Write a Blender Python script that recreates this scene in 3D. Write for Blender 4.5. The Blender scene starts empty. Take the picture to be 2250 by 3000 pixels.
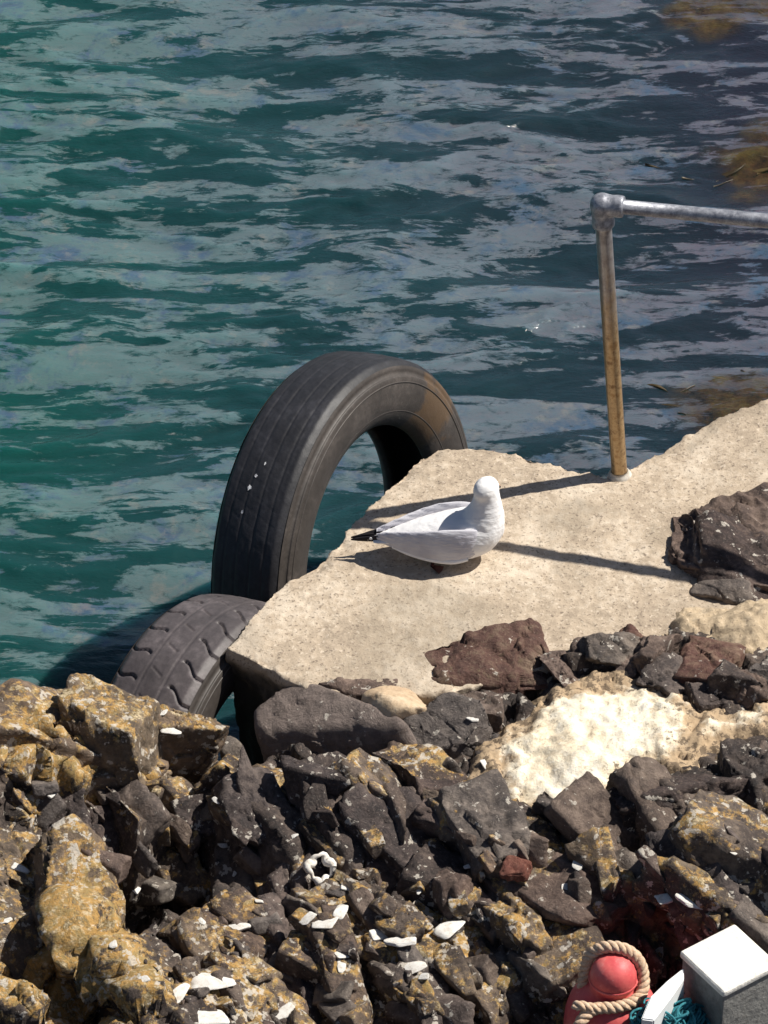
import bpy, bmesh, math, random
import numpy as np
from mathutils import Vector, Matrix, Euler

S = bpy.context.scene
COL = S.collection

# ------------------------------------------------------------------ camera, sky, sun, exposure
DIST, DEP, FPX = 9.0, math.radians(38), 11250.0
CAM = np.array([0, -DIST*math.cos(DEP), DIST*math.sin(DEP)])
FW = np.array([0, math.cos(DEP), -math.sin(DEP)])
UP = np.array([0, math.sin(DEP), math.cos(DEP)])
cd = bpy.data.cameras.new('camera'); cam = bpy.data.objects.new('camera', cd); COL.objects.link(cam)
cam.location = CAM; cam.rotation_euler = (math.pi/2-DEP, 0, 0)
cd.sensor_fit = 'HORIZONTAL'; cd.sensor_width = 36; cd.lens = FPX/2250*36
cd.clip_start = .1; cd.clip_end = 2000
S.camera = cam
SUN_EL, SUN_AZ = math.radians(51.0), math.radians(16.7)      # azimuth measured from +X towards +Y
W = bpy.data.worlds.new('World'); S.world = W; W.use_nodes = True
wn = W.node_tree; bg = wn.nodes['Background']
sky = wn.nodes.new('ShaderNodeTexSky'); sky.sky_type = 'NISHITA'; sky.sun_disc = False
sky.sun_elevation = SUN_EL; sky.sun_rotation = math.pi/2-SUN_AZ
sky.air_density = .8; sky.dust_density = 1.0; sky.ozone_density = 1.0
wn.links.new(sky.outputs[0], bg.inputs[0]); bg.inputs[1].default_value = .05
sd = bpy.data.lights.new('sun', 'SUN'); sun = bpy.data.objects.new('sun', sd); COL.objects.link(sun)
sd.energy = 5.0; sd.angle = math.radians(.55); sd.color = (1, .95, .86)
sdir = Vector((math.cos(SUN_EL)*math.cos(SUN_AZ), math.cos(SUN_EL)*math.sin(SUN_AZ), math.sin(SUN_EL)))
sun.rotation_euler = sdir.to_track_quat('Z', 'Y').to_euler(); sun.location = (3, 1, 5)
S.view_settings.view_transform = 'Standard'; S.view_settings.look = 'None'
S.view_settings.exposure = .38; S.view_settings.gamma = 1

def at(px, py, z=0.):
    "world point seen at photograph pixel (px, py) on the level z"
    d = FW + np.array([1., 0, 0])*(px-1125)/FPX + UP*(1500-py)/FPX
    return CAM + d*((z-CAM[2])/d[2])

# ------------------------------------------------------------------ numeric noise
def _hash(ix, iy, iz, s):
    h = (ix.astype(np.int64)*374761393 + iy.astype(np.int64)*668265263 + iz.astype(np.int64)*2147483647 + s*144269504) & 0xffffffff
    h = ((h ^ (h >> 13))*1274126177) & 0xffffffff
    h = ((h ^ (h >> 16))*2246822519) & 0xffffffff
    return (h ^ (h >> 15)) & 0xffffffff
def rnd(ix, iy, iz, s): return _hash(ix, iy, iz, s)/4294967295.0
def vnoise(P, s=0):
    "gradient noise, about -1..1"
    F = np.floor(P); f = P-F; I = F.astype(np.int64)
    u = f*f*f*(f*(f*6-15)+10); out = 0
    for dx in (0, 1):
        wx = u[:, 0] if dx else 1-u[:, 0]
        for dy in (0, 1):
            wy = u[:, 1] if dy else 1-u[:, 1]
            for dz in (0, 1):
                wz = u[:, 2] if dz else 1-u[:, 2]
                h = _hash(I[:, 0]+dx, I[:, 1]+dy, I[:, 2]+dz, s)
                g0 = (h & 1023)/511.5-1; g1 = ((h >> 10) & 1023)/511.5-1; g2 = ((h >> 20) & 1023)/511.5-1
                out = out + wx*wy*wz*(g0*(f[:, 0]-dx)+g1*(f[:, 1]-dy)+g2*(f[:, 2]-dz))
    return out*1.4
def fbm(P, s=0, octv=4, gain=.5, lac=2.03):
    a, o = 1., 0.
    for k in range(octv):
        o = o + a*vnoise(P, s+k*17); P = P*lac+3.1; a *= gain
    return o
def facets(P, s=0, tilt=1.):
    "broken-rock facets: nearest-cell planes with random tilt and step; returns height and edge distance"
    F = np.floor(P); I = F.astype(np.int64); f = P-F
    b1 = np.full(len(P), 9.); b2 = np.full(len(P), 9.); hh = np.zeros(len(P))
    for dx in (-1, 0, 1):
        for dy in (-1, 0, 1):
            for dz in (-1, 0, 1):
                i, j, k = I[:, 0]+dx, I[:, 1]+dy, I[:, 2]+dz
                v = np.stack([dx+rnd(i, j, k, s)-f[:, 0], dy+rnd(i, j, k, s+1)-f[:, 1], dz+rnd(i, j, k, s+2)-f[:, 2]], -1)
                d = np.sqrt((v*v).sum(1))
                g = np.stack([rnd(i, j, k, s+3), rnd(i, j, k, s+4), rnd(i, j, k, s+5)], -1)*2-1
                h = (v*g).sum(1)*tilt + (rnd(i, j, k, s+6)-.5)*1.1
                m = d < b1
                b2 = np.where(m, b1, np.minimum(b2, d)); hh = np.where(m, h, hh); b1 = np.where(m, d, b1)
    return hh, b2-b1
def sstep(a, b, x):
    t = np.clip((x-a)/(b-a), 0, 1); return t*t*(3-2*t)

# ------------------------------------------------------------------ object helpers
def mesh_np(name, V, F, smooth=True):
    me = bpy.data.meshes.new(name); V = np.ascontiguousarray(V, np.float32); F = np.ascontiguousarray(F, np.int32)
    k = F.shape[1]
    me.vertices.add(len(V)); me.vertices.foreach_set('co', V.ravel())
    me.loops.add(F.size); me.loops.foreach_set('vertex_index', F.ravel())
    me.polygons.add(len(F)); me.polygons.foreach_set('loop_start', np.arange(0, F.size, k, dtype=np.int32))
    me.polygons.foreach_set('use_smooth', np.full(len(F), smooth))
    me.update(calc_edges=True); me.validate()
    return me
def obj(name, me, mat=None, parent=None, loc=None, rot=None):
    o = bpy.data.objects.new(name, me); COL.objects.link(o)
    if mat and me and not len(me.materials): me.materials.append(mat)
    if parent: o.parent = parent
    if loc is not None: o.location = loc
    if rot is not None: o.rotation_euler = rot
    return o
def empty(name, loc, rot=(0, 0, 0)):
    o = bpy.data.objects.new(name, None); COL.objects.link(o); o.location = loc; o.rotation_euler = rot
    o.empty_display_size = .05; return o
def tag(o, label=None, cat=None, group=None, kind=None):
    if label: o['label'] = label
    if cat: o['category'] = cat
    if group: o['group'] = group
    if kind: o['kind'] = kind
    return o
def grid_faces(n, m, wrap_n=False, wrap_m=False):
    i = np.arange(n if wrap_n else n-1); j = np.arange(m if wrap_m else m-1)
    I, J = np.meshgrid(i, j, indexing='ij'); I2 = (I+1) % n; J2 = (J+1) % m
    return np.stack([I*m+J, I2*m+J, I2*m+J2, I*m+J2], -1).reshape(-1, 4)
def join(parts):
    V, F, o = [], [], 0
    for v, f in parts: V.append(v); F.append(f+o); o += len(v)
    return np.concatenate(V), np.concatenate(F)
def tube(pts, rad, seg=10, cap=True):
    P = np.array(pts, float); n = len(P); r = np.broadcast_to(np.array(rad, float), (n,))
    T = np.gradient(P, axis=0); T /= np.linalg.norm(T, axis=1)[:, None]
    a = np.cross(T[0], [0, 0, 1.]);
    if np.linalg.norm(a) < 1e-3: a = np.cross(T[0], [1., 0, 0])
    a /= np.linalg.norm(a); A = []
    for t in T:
        a = a-t*(a@t); a /= np.linalg.norm(a); A.append(a)
    A = np.array(A); B = np.cross(T, A)
    th = np.linspace(0, 2*np.pi, seg, endpoint=False)
    V = P[:, None]+r[:, None, None]*(np.cos(th)[None, :, None]*A[:, None]+np.sin(th)[None, :, None]*B[:, None])
    V = V.reshape(-1, 3); F = grid_faces(n, seg, wrap_m=True)
    if cap:
        k = len(V); V = np.concatenate([V, [P[0]], [P[-1]]])
        j = np.arange(seg); j2 = (j+1) % seg
        F = np.concatenate([F, np.stack([np.full(seg, k), j2, j, j], -1)*1, np.stack([np.full(seg, k+1), (n-1)*seg+j, (n-1)*seg+j2, (n-1)*seg+j2], -1)])
    return V, F
def tri_fix(V, F):
    "split quads (some degenerate) to triangles"
    a = F[:, [0, 1, 2]]; b = F[:, [0, 2, 3]]; b = b[b[:, 1] != b[:, 2]]
    return V, np.concatenate([a, b])
def lathe(prof, seg=48):
    "profile of (radius, z) turned about z"
    p = np.array(prof, float); th = np.linspace(0, 2*np.pi, seg, endpoint=False)
    V = np.stack([np.outer(np.cos(th), p[:, 0]), np.outer(np.sin(th), p[:, 0]), np.broadcast_to(p[:, 1], (seg, len(p)))], -1).reshape(-1, 3)
    return V, grid_faces(seg, len(p), wrap_n=True)
def remesh(V, F, voxel, smooth=0):
    "fuse overlapping closed pieces to one continuous surface"
    V, F = tri_fix(V, F) if F.shape[1] == 4 else (V, F)
    me = mesh_np('tmp', V, F); o = bpy.data.objects.new('tmp', me); COL.objects.link(o)
    m = o.modifiers.new('r', 'REMESH'); m.mode = 'VOXEL'; m.voxel_size = voxel; m.use_smooth_shade = True
    if smooth:
        s = o.modifiers.new('s', 'SMOOTH'); s.factor = .5; s.iterations = smooth
    bpy.context.view_layer.update()
    dg = bpy.context.evaluated_depsgraph_get(); r = bpy.data.meshes.new_from_object(o.evaluated_get(dg))
    bpy.data.objects.remove(o); bpy.data.meshes.remove(me)
    return r
def verts(me):
    a = np.empty(len(me.vertices)*3, np.float32); me.vertices.foreach_get('co', a); return a.reshape(-1, 3).astype(float)
def normals(me):
    a = np.empty(len(me.vertices)*3, np.float32); me.vertices.foreach_get('normal', a); return a.reshape(-1, 3).astype(float)
def set_verts(me, V):
    me.vertices.foreach_set('co', np.ascontiguousarray(V, np.float32).ravel()); me.update()
def attr(me, name, vals):
    a = me.attributes.new(name, 'FLOAT', 'POINT'); a.data.foreach_set('value', np.ascontiguousarray(vals, np.float32))

# ------------------------------------------------------------------ material helpers
class M:
    def __init__(s, name):
        s.m = bpy.data.materials.new(name); s.m.use_nodes = True; s.t = s.m.node_tree
        s.b = s.t.nodes['Principled BSDF']; s.tc = s.n('ShaderNodeTexCoord')
        s.oi = s.n('ShaderNodeObjectInfo')
        add = s.n('ShaderNodeVectorMath'); add.operation = 'ADD'
        mul = s.n('ShaderNodeMath'); mul.operation = 'MULTIPLY'; mul.inputs[1].default_value = 37.
        s.l(s.oi.outputs['Random'], mul.inputs[0]); s.l(s.tc.outputs['Object'], add.inputs[0]); s.l(mul.outputs[0], add.inputs[1])
        s.co = add.outputs[0]
    def n(s, t): return s.t.nodes.new(t)
    def l(s, a, b): s.t.links.new(a, b)
    def noise(s, scale, detail=6, rough=.6, dist=0., vec=None, stretch=None):
        v = vec or s.co
        if stretch:
            mp = s.n('ShaderNodeMapping'); mp.inputs['Scale'].default_value = stretch
            if len(stretch) > 3: pass
            s.l(v, mp.inputs[0]); v = mp.outputs[0]
        n = s.n('ShaderNodeTexNoise'); n.inputs['Scale'].default_value = scale; n.inputs['Detail'].default_value = detail
        n.inputs['Roughness'].default_value = rough; n.inputs['Distortion'].default_value = dist; s.l(v, n.inputs['Vector'])
        return n.outputs['Fac']
    def voro(s, scale, feature='F1', vec=None, out='Distance'):
        n = s.n('ShaderNodeTexVoronoi'); n.feature = feature; n.inputs['Scale'].default_value = scale
        s.l(vec or s.co, n.inputs['Vector']); return n.outputs[out]
    def ramp(s, fac, stops, interp='LINEAR'):
        r = s.n('ShaderNodeValToRGB'); r.color_ramp.interpolation = interp; e = r.color_ramp.elements
        while len(e) < len(stops): e.new(.5)
        for k, (p, c) in enumerate(stops):
            e[k].position = p; e[k].color = (*c, 1) if len(c) == 3 else c
        s.l(fac, r.inputs[0]); return r.outputs[0]
    def mask(s, fac, a, b):
        r = s.n('ShaderNodeMapRange'); r.interpolation_type = 'SMOOTHSTEP'; r.inputs[1].default_value = a; r.inputs[2].default_value = b
        s.l(fac, r.inputs[0]); return r.outputs[0]
    def math(s, op, a, b=None):
        n = s.n('ShaderNodeMath'); n.operation = op
        for k, v in enumerate((a, b)):
            if v is None: continue
            if isinstance(v, (int, float)): n.inputs[k].default_value = v
            else: s.l(v, n.inputs[k])
        return n.outputs[0]
    def mix(s, fac, a, b, blend='MIX'):
        n = s.n('ShaderNodeMix'); n.data_type = 'RGBA'; n.blend_type = blend
        for k, v in ((0, fac), (6, a), (7, b)):
            if isinstance(v, (int, float)): n.inputs[k].default_value = v
            elif isinstance(v, tuple): n.inputs[k].default_value = (*v, 1)
            else: s.l(v, n.inputs[k])
        return n.outputs[2]
    def bump(s, h, strength=.5, dist=.01, prev=None):
        n = s.n('ShaderNodeBump'); n.inputs['Strength'].default_value = strength; n.inputs['Distance'].default_value = dist
        s.l(h, n.inputs['Height'])
        if prev: s.l(prev, n.inputs['Normal'])
        return n.outputs[0]
    def attr(s, name):
        n = s.n('ShaderNodeAttribute'); n.attribute_name = name; return n.outputs['Fac']
    def out(s, color, rough=.8, normal=None, spec=.3, metal=0.):
        for key, v in (('Base Color', color), ('Roughness', rough), ('Metallic', metal), ('Specular IOR Level', spec)):
            i = s.b.inputs[key]
            if isinstance(v, tuple): i.default_value = (*v, 1)
            elif isinstance(v, (int, float)): i.default_value = v
            else: s.l(v, i)
        if normal: s.l(normal, s.b.inputs['Normal'])
        return s.m

def rock_mat(name, dark=(.035, .027, .026), mid=(.10, .078, .068), light=(.21, .165, .14), lichen=0., lcol=((.50, .285, .085), (.34, .245, .10), (.66, .53, .34)), fleck=.5, use_attr=False):
    m = M(name); m.co = m.n('ShaderNodeNewGeometry').outputs['Position']
    a = m.noise(7, 8, .62, .4); b = m.noise(34, 7, .7); c = m.noise(130, 4, .7)
    t = m.math('ADD', m.math('MULTIPLY', a, .5), m.math('MULTIPLY', b, .5))
    col = m.ramp(t, [(.37, dark), (.5, mid), (.61, light)])
    col = m.mix(m.math('MULTIPLY', m.mask(c, .52, .68), .6), col, light)
    tint = m.ramp(m.oi.outputs['Random'], [(0, (1, .96, .92)), (.3, (.93, .93, .95)), (.5, (1.06, .95, .90)), (.75, (.96, .96, .92)), (1, (1.08, 1.03, .97))])
    col = m.mix(1., col, tint, 'MULTIPLY')
    # crusty growth, in its own patches, thicker on faces open to the sky
    if lichen > 0 or use_attr:
        g = m.n('ShaderNodeNewGeometry'); sx = m.n('ShaderNodeSeparateXYZ'); m.l(g.outputs['Normal'], sx.inputs[0])
        l1 = m.noise(9, 9, .68, .6); l2 = m.noise(38, 6, .75)
        f = m.math('ADD', m.math('MULTIPLY', l1, .52), m.math('MULTIPLY', l2, .60))
        f = m.math('ADD', f, m.math('MULTIPLY', sx.outputs[2], .10))
        f = m.math('ADD', f, m.math('MULTIPLY', m.attr('lichen'), .34) if use_attr else lichen*.34)
        lm = m.mask(f, .82, .90)
        lc = m.ramp(m.noise(19, 8, .75, .4), [(.33, tuple(c*.6 for c in lcol[0])), (.43, lcol[1]), (.51, lcol[0]), (.57, tuple(c*.6 for c in lcol[1])), (.65, lcol[2])])
        lc = m.mix(m.mask(m.noise(75, 4, .7), .5, .7), lc, lcol[2])
        col = m.mix(lm, col, lc)
    if fleck:
        w = m.mask(m.math('ADD', m.noise(48, 4, .6), m.math('MULTIPLY', m.noise(9, 3), .40)), .875-.07*fleck, .915-.07*fleck)
        col = m.mix(m.math('MULTIPLY', w, .8), col, (.58, .53, .46))
    n1 = m.bump(m.noise(24, 9, .70, .4), .8, .022)
    n2 = m.bump(m.noise(130, 5, .75), .6, .004, n1)
    return m.out(col, m.ramp(b, [(.3, (.55,)*3), (.7, (.9,)*3)]), n2, .35)

def concrete_mat(name, base, lo, hi, dark=(.10, .075, .06), speck=1., wall=False, fringe=None):
    m = M(name)
    a = m.noise(5, 7, .62, .3); b = m.noise(42, 6, .7); c = m.noise(130, 3, .6); d = m.noise(75, 3, .6)
    col = m.ramp(m.math('ADD', m.math('MULTIPLY', a, .55), m.math('MULTIPLY', b, .45)), [(.39, lo), (.5, base), (.61, hi)])
    col = m.mix(m.math('MULTIPLY', m.mask(c, .57, .66), .55*speck), col, dark)
    col = m.mix(m.math('MULTIPLY', m.mask(d, .58, .68), .7*speck), col, hi)
    if wall:      # colour goes darker below the slab's lip
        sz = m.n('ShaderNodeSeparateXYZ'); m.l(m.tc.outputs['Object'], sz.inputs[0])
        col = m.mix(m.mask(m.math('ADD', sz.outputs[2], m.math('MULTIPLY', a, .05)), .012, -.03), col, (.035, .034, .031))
        st = m.mask(m.math('ADD', m.noise(2.6, 7, .62, .5), m.math('MULTIPLY', b, .15)), .60, .72)
        col = m.mix(m.math('MULTIPLY', st, .45), col, (.24, .20, .15))
    if fringe:    # thinner, dirt-stained margin
        col = m.mix(m.mask(m.math('ADD', m.attr('fringe'), m.math('MULTIPLY', m.math('SUBTRACT', m.noise(22, 6, .7), .5), 1.3)), .35, .75), col, fringe)
        col = m.mix(m.math('MULTIPLY', m.mask(m.math('ADD', m.noise(55, 5, .7), m.math('MULTIPLY', m.attr('fringe'), .2)), .66, .74), .8), col, (.10, .075, .055))
    n1 = m.bump(m.math('ADD', b, m.math('MULTIPLY', c, .35)), .55, .008)
    return m.out(col, .92, n1, .2)

MAT = {}
MAT['rock'] = rock_mat('dark basalt', (.020, .016, .016), (.060, .046, .043), (.17, .135, .118), fleck=.9)
MAT['rock_brown'] = rock_mat('brown basalt', (.052, .038, .034), (.12, .09, .077), (.24, .19, .16), fleck=.6)
MAT['boulder'] = rock_mat('smooth brown stone', (.11, .088, .078), (.18, .145, .128), (.27, .22, .195), fleck=.5)
MAT['rock_grey'] = rock_mat('grey basalt', (.045, .038, .037), (.105, .088, .08), (.23, .195, .17), fleck=.6)
MAT['rock_red'] = rock_mat('reddish basalt', (.05, .022, .018), (.11, .056, .045), (.21, .15, .11), lichen=.25, lcol=((.17, .13, .07), (.12, .09, .055), (.24, .17, .10)), fleck=.1)
MAT['rust'] = rock_mat('rust stained stone', (.06, .022, .016), (.14, .05, .036), (.22, .11, .08), fleck=.3)
MAT['rock_lichen'] = rock_mat('lichen crusted basalt', (.06, .045, .035), (.13, .098, .072), (.24, .18, .13), lichen=.60, fleck=1.3)
MAT['rock_half'] = rock_mat('half lichened basalt', (.028, .021, .019), (.082, .062, .052), (.22, .17, .13), lichen=.56, fleck=1.2)
MAT['ground'] = rock_mat('shore rock', (.020, .016, .016), (.062, .048, .043), (.18, .14, .12), fleck=1.1, use_attr=True)
MAT['tan'] = concrete_mat('tan stone', (.52, .39, .26), (.42, .30, .20), (.62, .50, .36), speck=.3)
MAT['shell'] = concrete_mat('white shell', (.80, .77, .72), (.62, .56, .48), (.86, .84, .80), speck=.25)
MAT['concrete'] = concrete_mat('weathered concrete', (.44, .345, .235), (.34, .265, .18), (.56, .455, .325), speck=.9)
MAT['slab'] = concrete_mat('dark sided concrete', (.45, .365, .275), (.33, .265, .20), (.60, .51, .405), speck=1.15, wall=True)
MAT['mortar'] = concrete_mat('cream mortar', (.80, .70, .53), (.62, .50, .35), (.86, .80, .68), dark=(.26, .19, .13), speck=.8, fringe=(.42, .31, .20))

# ------------------------------------------------------------------ sea
WZ = -.78
def axis(lo, hi, step, far, grow=1.22):
    a = [np.arange(lo, hi+step*.5, step)]; s, p, left, right = step, 0., [], []
    while p < far: s *= grow; p += s; left.append(p)
    return np.concatenate([lo-np.array(left[::-1]), a[0], a[0][-1]+np.array(left)])
ax = axis(-1.75, 1.75, .0085, 600); ay = axis(.1, 4.4, .0085, 600)
X, Y = np.meshgrid(ax, ay, indexing='ij'); x, y = X.ravel(), Y.ravel(); zz = np.zeros_like(x)
def sea_height(x, y):
    z0 = np.zeros_like(x)
    wx = x + .10*vnoise(np.stack([x*1.1, y*1.6, z0+7], -1), 3)
    wy = y + .11*vnoise(np.stack([x*1.3, y*1.5, z0+2], -1), 4) + .05*vnoise(np.stack([x*3.1, y*3.5, z0], -1), 5) - .10*x
    def ridged(fx, fy, s): return 1-np.abs(vnoise(np.stack([wx*fx, wy*fy, z0+s], -1), s))*1.5
    h = .050*ridged(.85, 2.3, 11) + .020*ridged(2.3, 5.2, 12) + .020*vnoise(np.stack([wx*1.2, wy*2.6, z0], -1), 13)
    rip = .0046*ridged(5.5, 12.5, 14) + .0026*vnoise(np.stack([wx*11, wy*25, z0], -1), 15) + .0013*vnoise(np.stack([wx*24, wy*50, z0], -1), 16)
    pm = .35+.65*sstep(-.25, .25, vnoise(np.stack([wx*1.3, wy*3.4, z0+5], -1), 21))
    return .86*h + rip*pm*2.1
fade = np.exp(-np.maximum(0, np.maximum(np.abs(x)-2.5, np.abs(y-2)-3.5))/6)
wv = np.stack([x, y, sea_height(x, y)*fade], -1)
mw = M('sea water')
geo = mw.tc.outputs['Object']
sx = mw.n('ShaderNodeSeparateXYZ'); mw.l(geo, sx.inputs[0])
dx = mw.math('ADD', mw.math('ADD', mw.math('MULTIPLY', sx.outputs[0], .38), mw.math('MULTIPLY', sx.outputs[1], .03)), mw.math('MULTIPLY', mw.noise(1.1, 3, vec=geo), .5))
dx = mw.math('ADD', dx, .2)
wc = mw.ramp(dx, [(.0, (.006, .058, .050)), (.35, (.009, .040, .045)), (.65, (.011, .027, .036)), (1., (.015, .018, .029))])
wc = mw.mix(mw.attr('reef'), wc, mw.ramp(mw.noise(14, 6, .7, vec=geo), [(.35, (.012, .010, .008)), (.5, (.055, .034, .012)), (.65, (.10, .07, .02))]))
# pale sky reflections on the ripples, painted into the water colour
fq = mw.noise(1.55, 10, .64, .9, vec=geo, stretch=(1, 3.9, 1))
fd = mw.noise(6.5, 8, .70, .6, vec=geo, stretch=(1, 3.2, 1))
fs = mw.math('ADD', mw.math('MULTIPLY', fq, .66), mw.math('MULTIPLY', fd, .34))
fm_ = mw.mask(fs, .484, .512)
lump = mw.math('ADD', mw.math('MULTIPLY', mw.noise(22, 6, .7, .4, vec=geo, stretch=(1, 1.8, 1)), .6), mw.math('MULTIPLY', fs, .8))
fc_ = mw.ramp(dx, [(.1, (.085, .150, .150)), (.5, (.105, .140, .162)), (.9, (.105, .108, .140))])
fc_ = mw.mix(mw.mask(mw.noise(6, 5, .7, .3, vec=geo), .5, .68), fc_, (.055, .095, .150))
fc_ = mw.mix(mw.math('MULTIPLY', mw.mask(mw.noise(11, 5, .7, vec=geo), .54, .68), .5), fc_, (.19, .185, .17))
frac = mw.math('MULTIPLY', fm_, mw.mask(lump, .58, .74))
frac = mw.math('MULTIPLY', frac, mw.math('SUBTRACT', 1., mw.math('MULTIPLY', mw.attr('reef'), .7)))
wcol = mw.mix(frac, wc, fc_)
nb = mw.bump(mw.noise(46, 3, .55, vec=geo, stretch=(1, 2.1, 1)), .34, .010)
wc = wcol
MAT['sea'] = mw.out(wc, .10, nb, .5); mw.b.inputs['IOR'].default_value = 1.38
mw.b.inputs['Subsurface Weight'].default_value = .85; mw.b.inputs['Subsurface Radius'].default_value = (.25, .8, .8); mw.b.inputs['Subsurface Scale'].default_value = .35
sme = mesh_np('sea', wv, grid_faces(len(ax), len(ay))); reef = np.zeros(len(x))
for (px_, py_, rx_, ry_) in [(2200,1230,.24,.16),(2290,520,.22,.22),(2260,10,.30,.22),(2080,90,.14,.18)]:
    c_ = at(px_, py_, WZ); rn_ = .45*fbm(np.stack([x*4, y*5, x*0], -1), 91, 4)
    reef = np.maximum(reef, sstep(1.15, .55, np.sqrt(((x-c_[0])/rx_)**2+((y-c_[1])/ry_)**2)+rn_))
attr(sme, 'reef', reef*.85)
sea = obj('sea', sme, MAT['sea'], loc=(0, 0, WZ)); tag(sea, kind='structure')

MORTAR = ([(1360,2260),(1400,2150),(1480,2060),(1640,1985),(1800,1935),(1960,1980),(2070,2085),(2300,2055),(2300,2200),(2080,2230),(1990,2280),(1880,2330),(1760,2390),(1640,2440),(1480,2400),(1390,2330)],
 [(1930,1850),(2000,1790),(2080,1775),(2300,1730),(2300,1960),(2180,1930),(2080,1880),(2000,1890)])
# ------------------------------------------------------------------ shore rock
CTRL = [  # photograph pixel and height of the bedrock there
 (-300,2060,.17),(0,2060,.16),(180,2060,.15),(330,2060,.13),(500,2070,.08),(590,2110,.03),(0,2200,.13),(250,2230,.09),(480,2240,.05),(660,2260,-.06),
 (120,2420,-.02),(300,2420,-.08),(250,2560,-.16),(430,2500,-.18),(560,2620,-.28),(650,2760,-.26),(450,2720,-.27),(800,2600,-.18),(700,2450,-.14),(800,2350,-.10),
 (-200,2300,.16),(0,2440,.12),(100,2560,.11),(200,2690,.09),(320,2830,.06),(420,2950,.04),(-100,2700,.06),(60,2720,.03),(180,2880,-.2),(60,2880,-.32),(30,2970,-.34),(300,2990,-.06),(-200,2950,-.2),
 (900,2200,-.06),(1100,2200,-.05),(1300,2250,-.05),(1000,2400,-.08),(1250,2450,-.09),(1000,2600,-.16),(1500,2450,-.03),(1450,2250,-.01),(1750,2200,.015),(2050,2150,.03),(2300,2100,.04),
 (1700,2000,0),(2050,1900,.02),(2300,1850,.03),(1400,2000,-.03),(1100,2060,-.06),(900,2080,-.10),(2100,1550,.02),(2300,1500,.04),(2200,1720,.015),(2080,1700,-.005),
 (1800,2400,.0),(2050,2320,.06),(2300,2250,.09),(2050,2480,.01),(2300,2500,-.02),(1850,2580,-.05),(1550,2600,-.06),(1350,2620,-.10),(1150,2720,-.13),(2200,2700,-.10),
 (900,2780,-.18),(800,2900,-.14),(1000,2930,-.13),(1300,2900,-.17),(1500,2800,-.15),(1650,2750,-.12),(1850,2720,-.10),(1900,2850,-.2),(2100,2900,-.28),(2300,2950,-.3),(1600,2950,-.24),(600,2920,-.12),
 (1100,1700,-.2),(1300,1500,-.2),(1500,1700,-.2),(1700,1550,-.2),(1800,1750,-.12),(1300,1850,-.15),(2000,1350,-.1)]
CP = np.array([at(a, b, c) for a, b, c in CTRL])
def base_z(x, y):
    n = len(x); num = np.zeros(n); den = np.zeros(n)
    for c in CP:
        w = 1/((x-c[0])**2+(y-c[1])**2+.0012)**1.9; num += w*c[2]; den += w
    return num/den
SHORE = np.array([(-9, -.9), (-.95, -.88), (-.62, -.9), (-.52, -.98), (-.40, -.98), (-.27, -.80), (-.10, -.55), (.06, -.2), (.2, 0), (.5, .05), (.68, .15), (1.0, .33), (1.6, .55), (9, 1.2), (9, -14), (-9, -14)])
def poly_sdf(x, y, P):
    d = np.full(len(x), 1e9); ins = np.zeros(len(x), bool); n = len(P)
    for i in range(n):
        a, b = P[i], P[(i+1) % n]; e = b-a; wx, wy = x-a[0], y-a[1]
        t = np.clip((wx*e[0]+wy*e[1])/(e@e), 0, 1); d = np.minimum(d, (wx-e[0]*t)**2+(wy-e[1]*t)**2)
        c = ((a[1] > y) != (b[1] > y)) & (x < (b[0]-a[0])*(y-a[1])/(b[1]-a[1]+1e-12)+a[0]); ins ^= c
    return np.where(ins, -1, 1)*np.sqrt(d)
gx = axis(-1.0, 1.1, .0075, 5, 1.3); gy = axis(-1.95, .45, .0075, 9, 1.3)
X, Y = np.meshgrid(gx, gy, indexing='ij'); x, y = X.ravel(), Y.ravel()
PM = np.array([at(a, b, .02)[:2] for a, b in MORTAR[0]]); PS = np.array([at(a, b, .02)[:2] for a, b in MORTAR[1]])
def break_up(P, N, calm, fine=True):
    "fracture a smooth rock surface along its normals; joints run down to the right"
    x, y, z = P.T; c, s = math.cos(1.08), math.sin(1.08)
    R = np.stack([(c*x-s*y)*.55, (s*x+c*y)*1.25, z*.9], -1)
    R = R + .04*np.stack([fbm(P*4, 31, 3), fbm(P*4, 32, 3), fbm(P*4, 33, 3)], -1)
    f1, e1 = facets(R*5.5, 41); f2, e2 = facets(R*13+9, 51); f3 = facets(P*34+5, 61)[0] if fine else 0.
    d = f1*.065 + f2*.024 + f3*.006 - .03*(1-sstep(0, .05, e1)) - .006*(1-sstep(0, .05, e2)) + .003*fbm(P*45, 71, 3)
    return P + N*(d*calm)[:, None]
zb = base_z(x, y)
# keep bedrock low under the concrete slab
SLAB_PX = [(658,1897),(700,1846),(753,1786),(816,1717),(880,1676),(954,1633),(990,1588),(1027,1533),(1091,1470),(1160,1400),(1228,1338),(1281,1313),(1350,1309),(1418,1313),(1502,1327),(1608,1354),(1700,1380),(1766,1394),(1815,1384),(1871,1354),(1977,1296),(2125,1222),(2250,1180),(2420,1120),(2420,1900),(2080,1860),(1990,1850),(1720,1930),(1320,2030),(1100,2036),(901,2024),(845,1996),(795,1965),(725,1931)]
SLAB = np.array([at(a, b)[:2] for a, b in SLAB_PX])
ds = poly_sdf(x, y, SLAB)
low = sstep(.02, -.05, ds)*(1-sstep(.62, .75, x)*0)
keep = (x > .66) & (y > -.40)
dsea = poly_sdf(x, y, SHORE)
zt = np.where((ds < 0.0), np.minimum(zb, -.05-.15*low), zb)
drop = sstep(-.01, .22, dsea + .02*fbm(np.stack([x*9, y*9, x*0], -1), 77, 3))
zt = zt - drop*(1.3+zt)
zg = zt.reshape(len(gx), len(gy)); gX = np.gradient(zg, gx, axis=0).ravel(); gY = np.gradient(zg, gy, axis=1).ravel()
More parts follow.
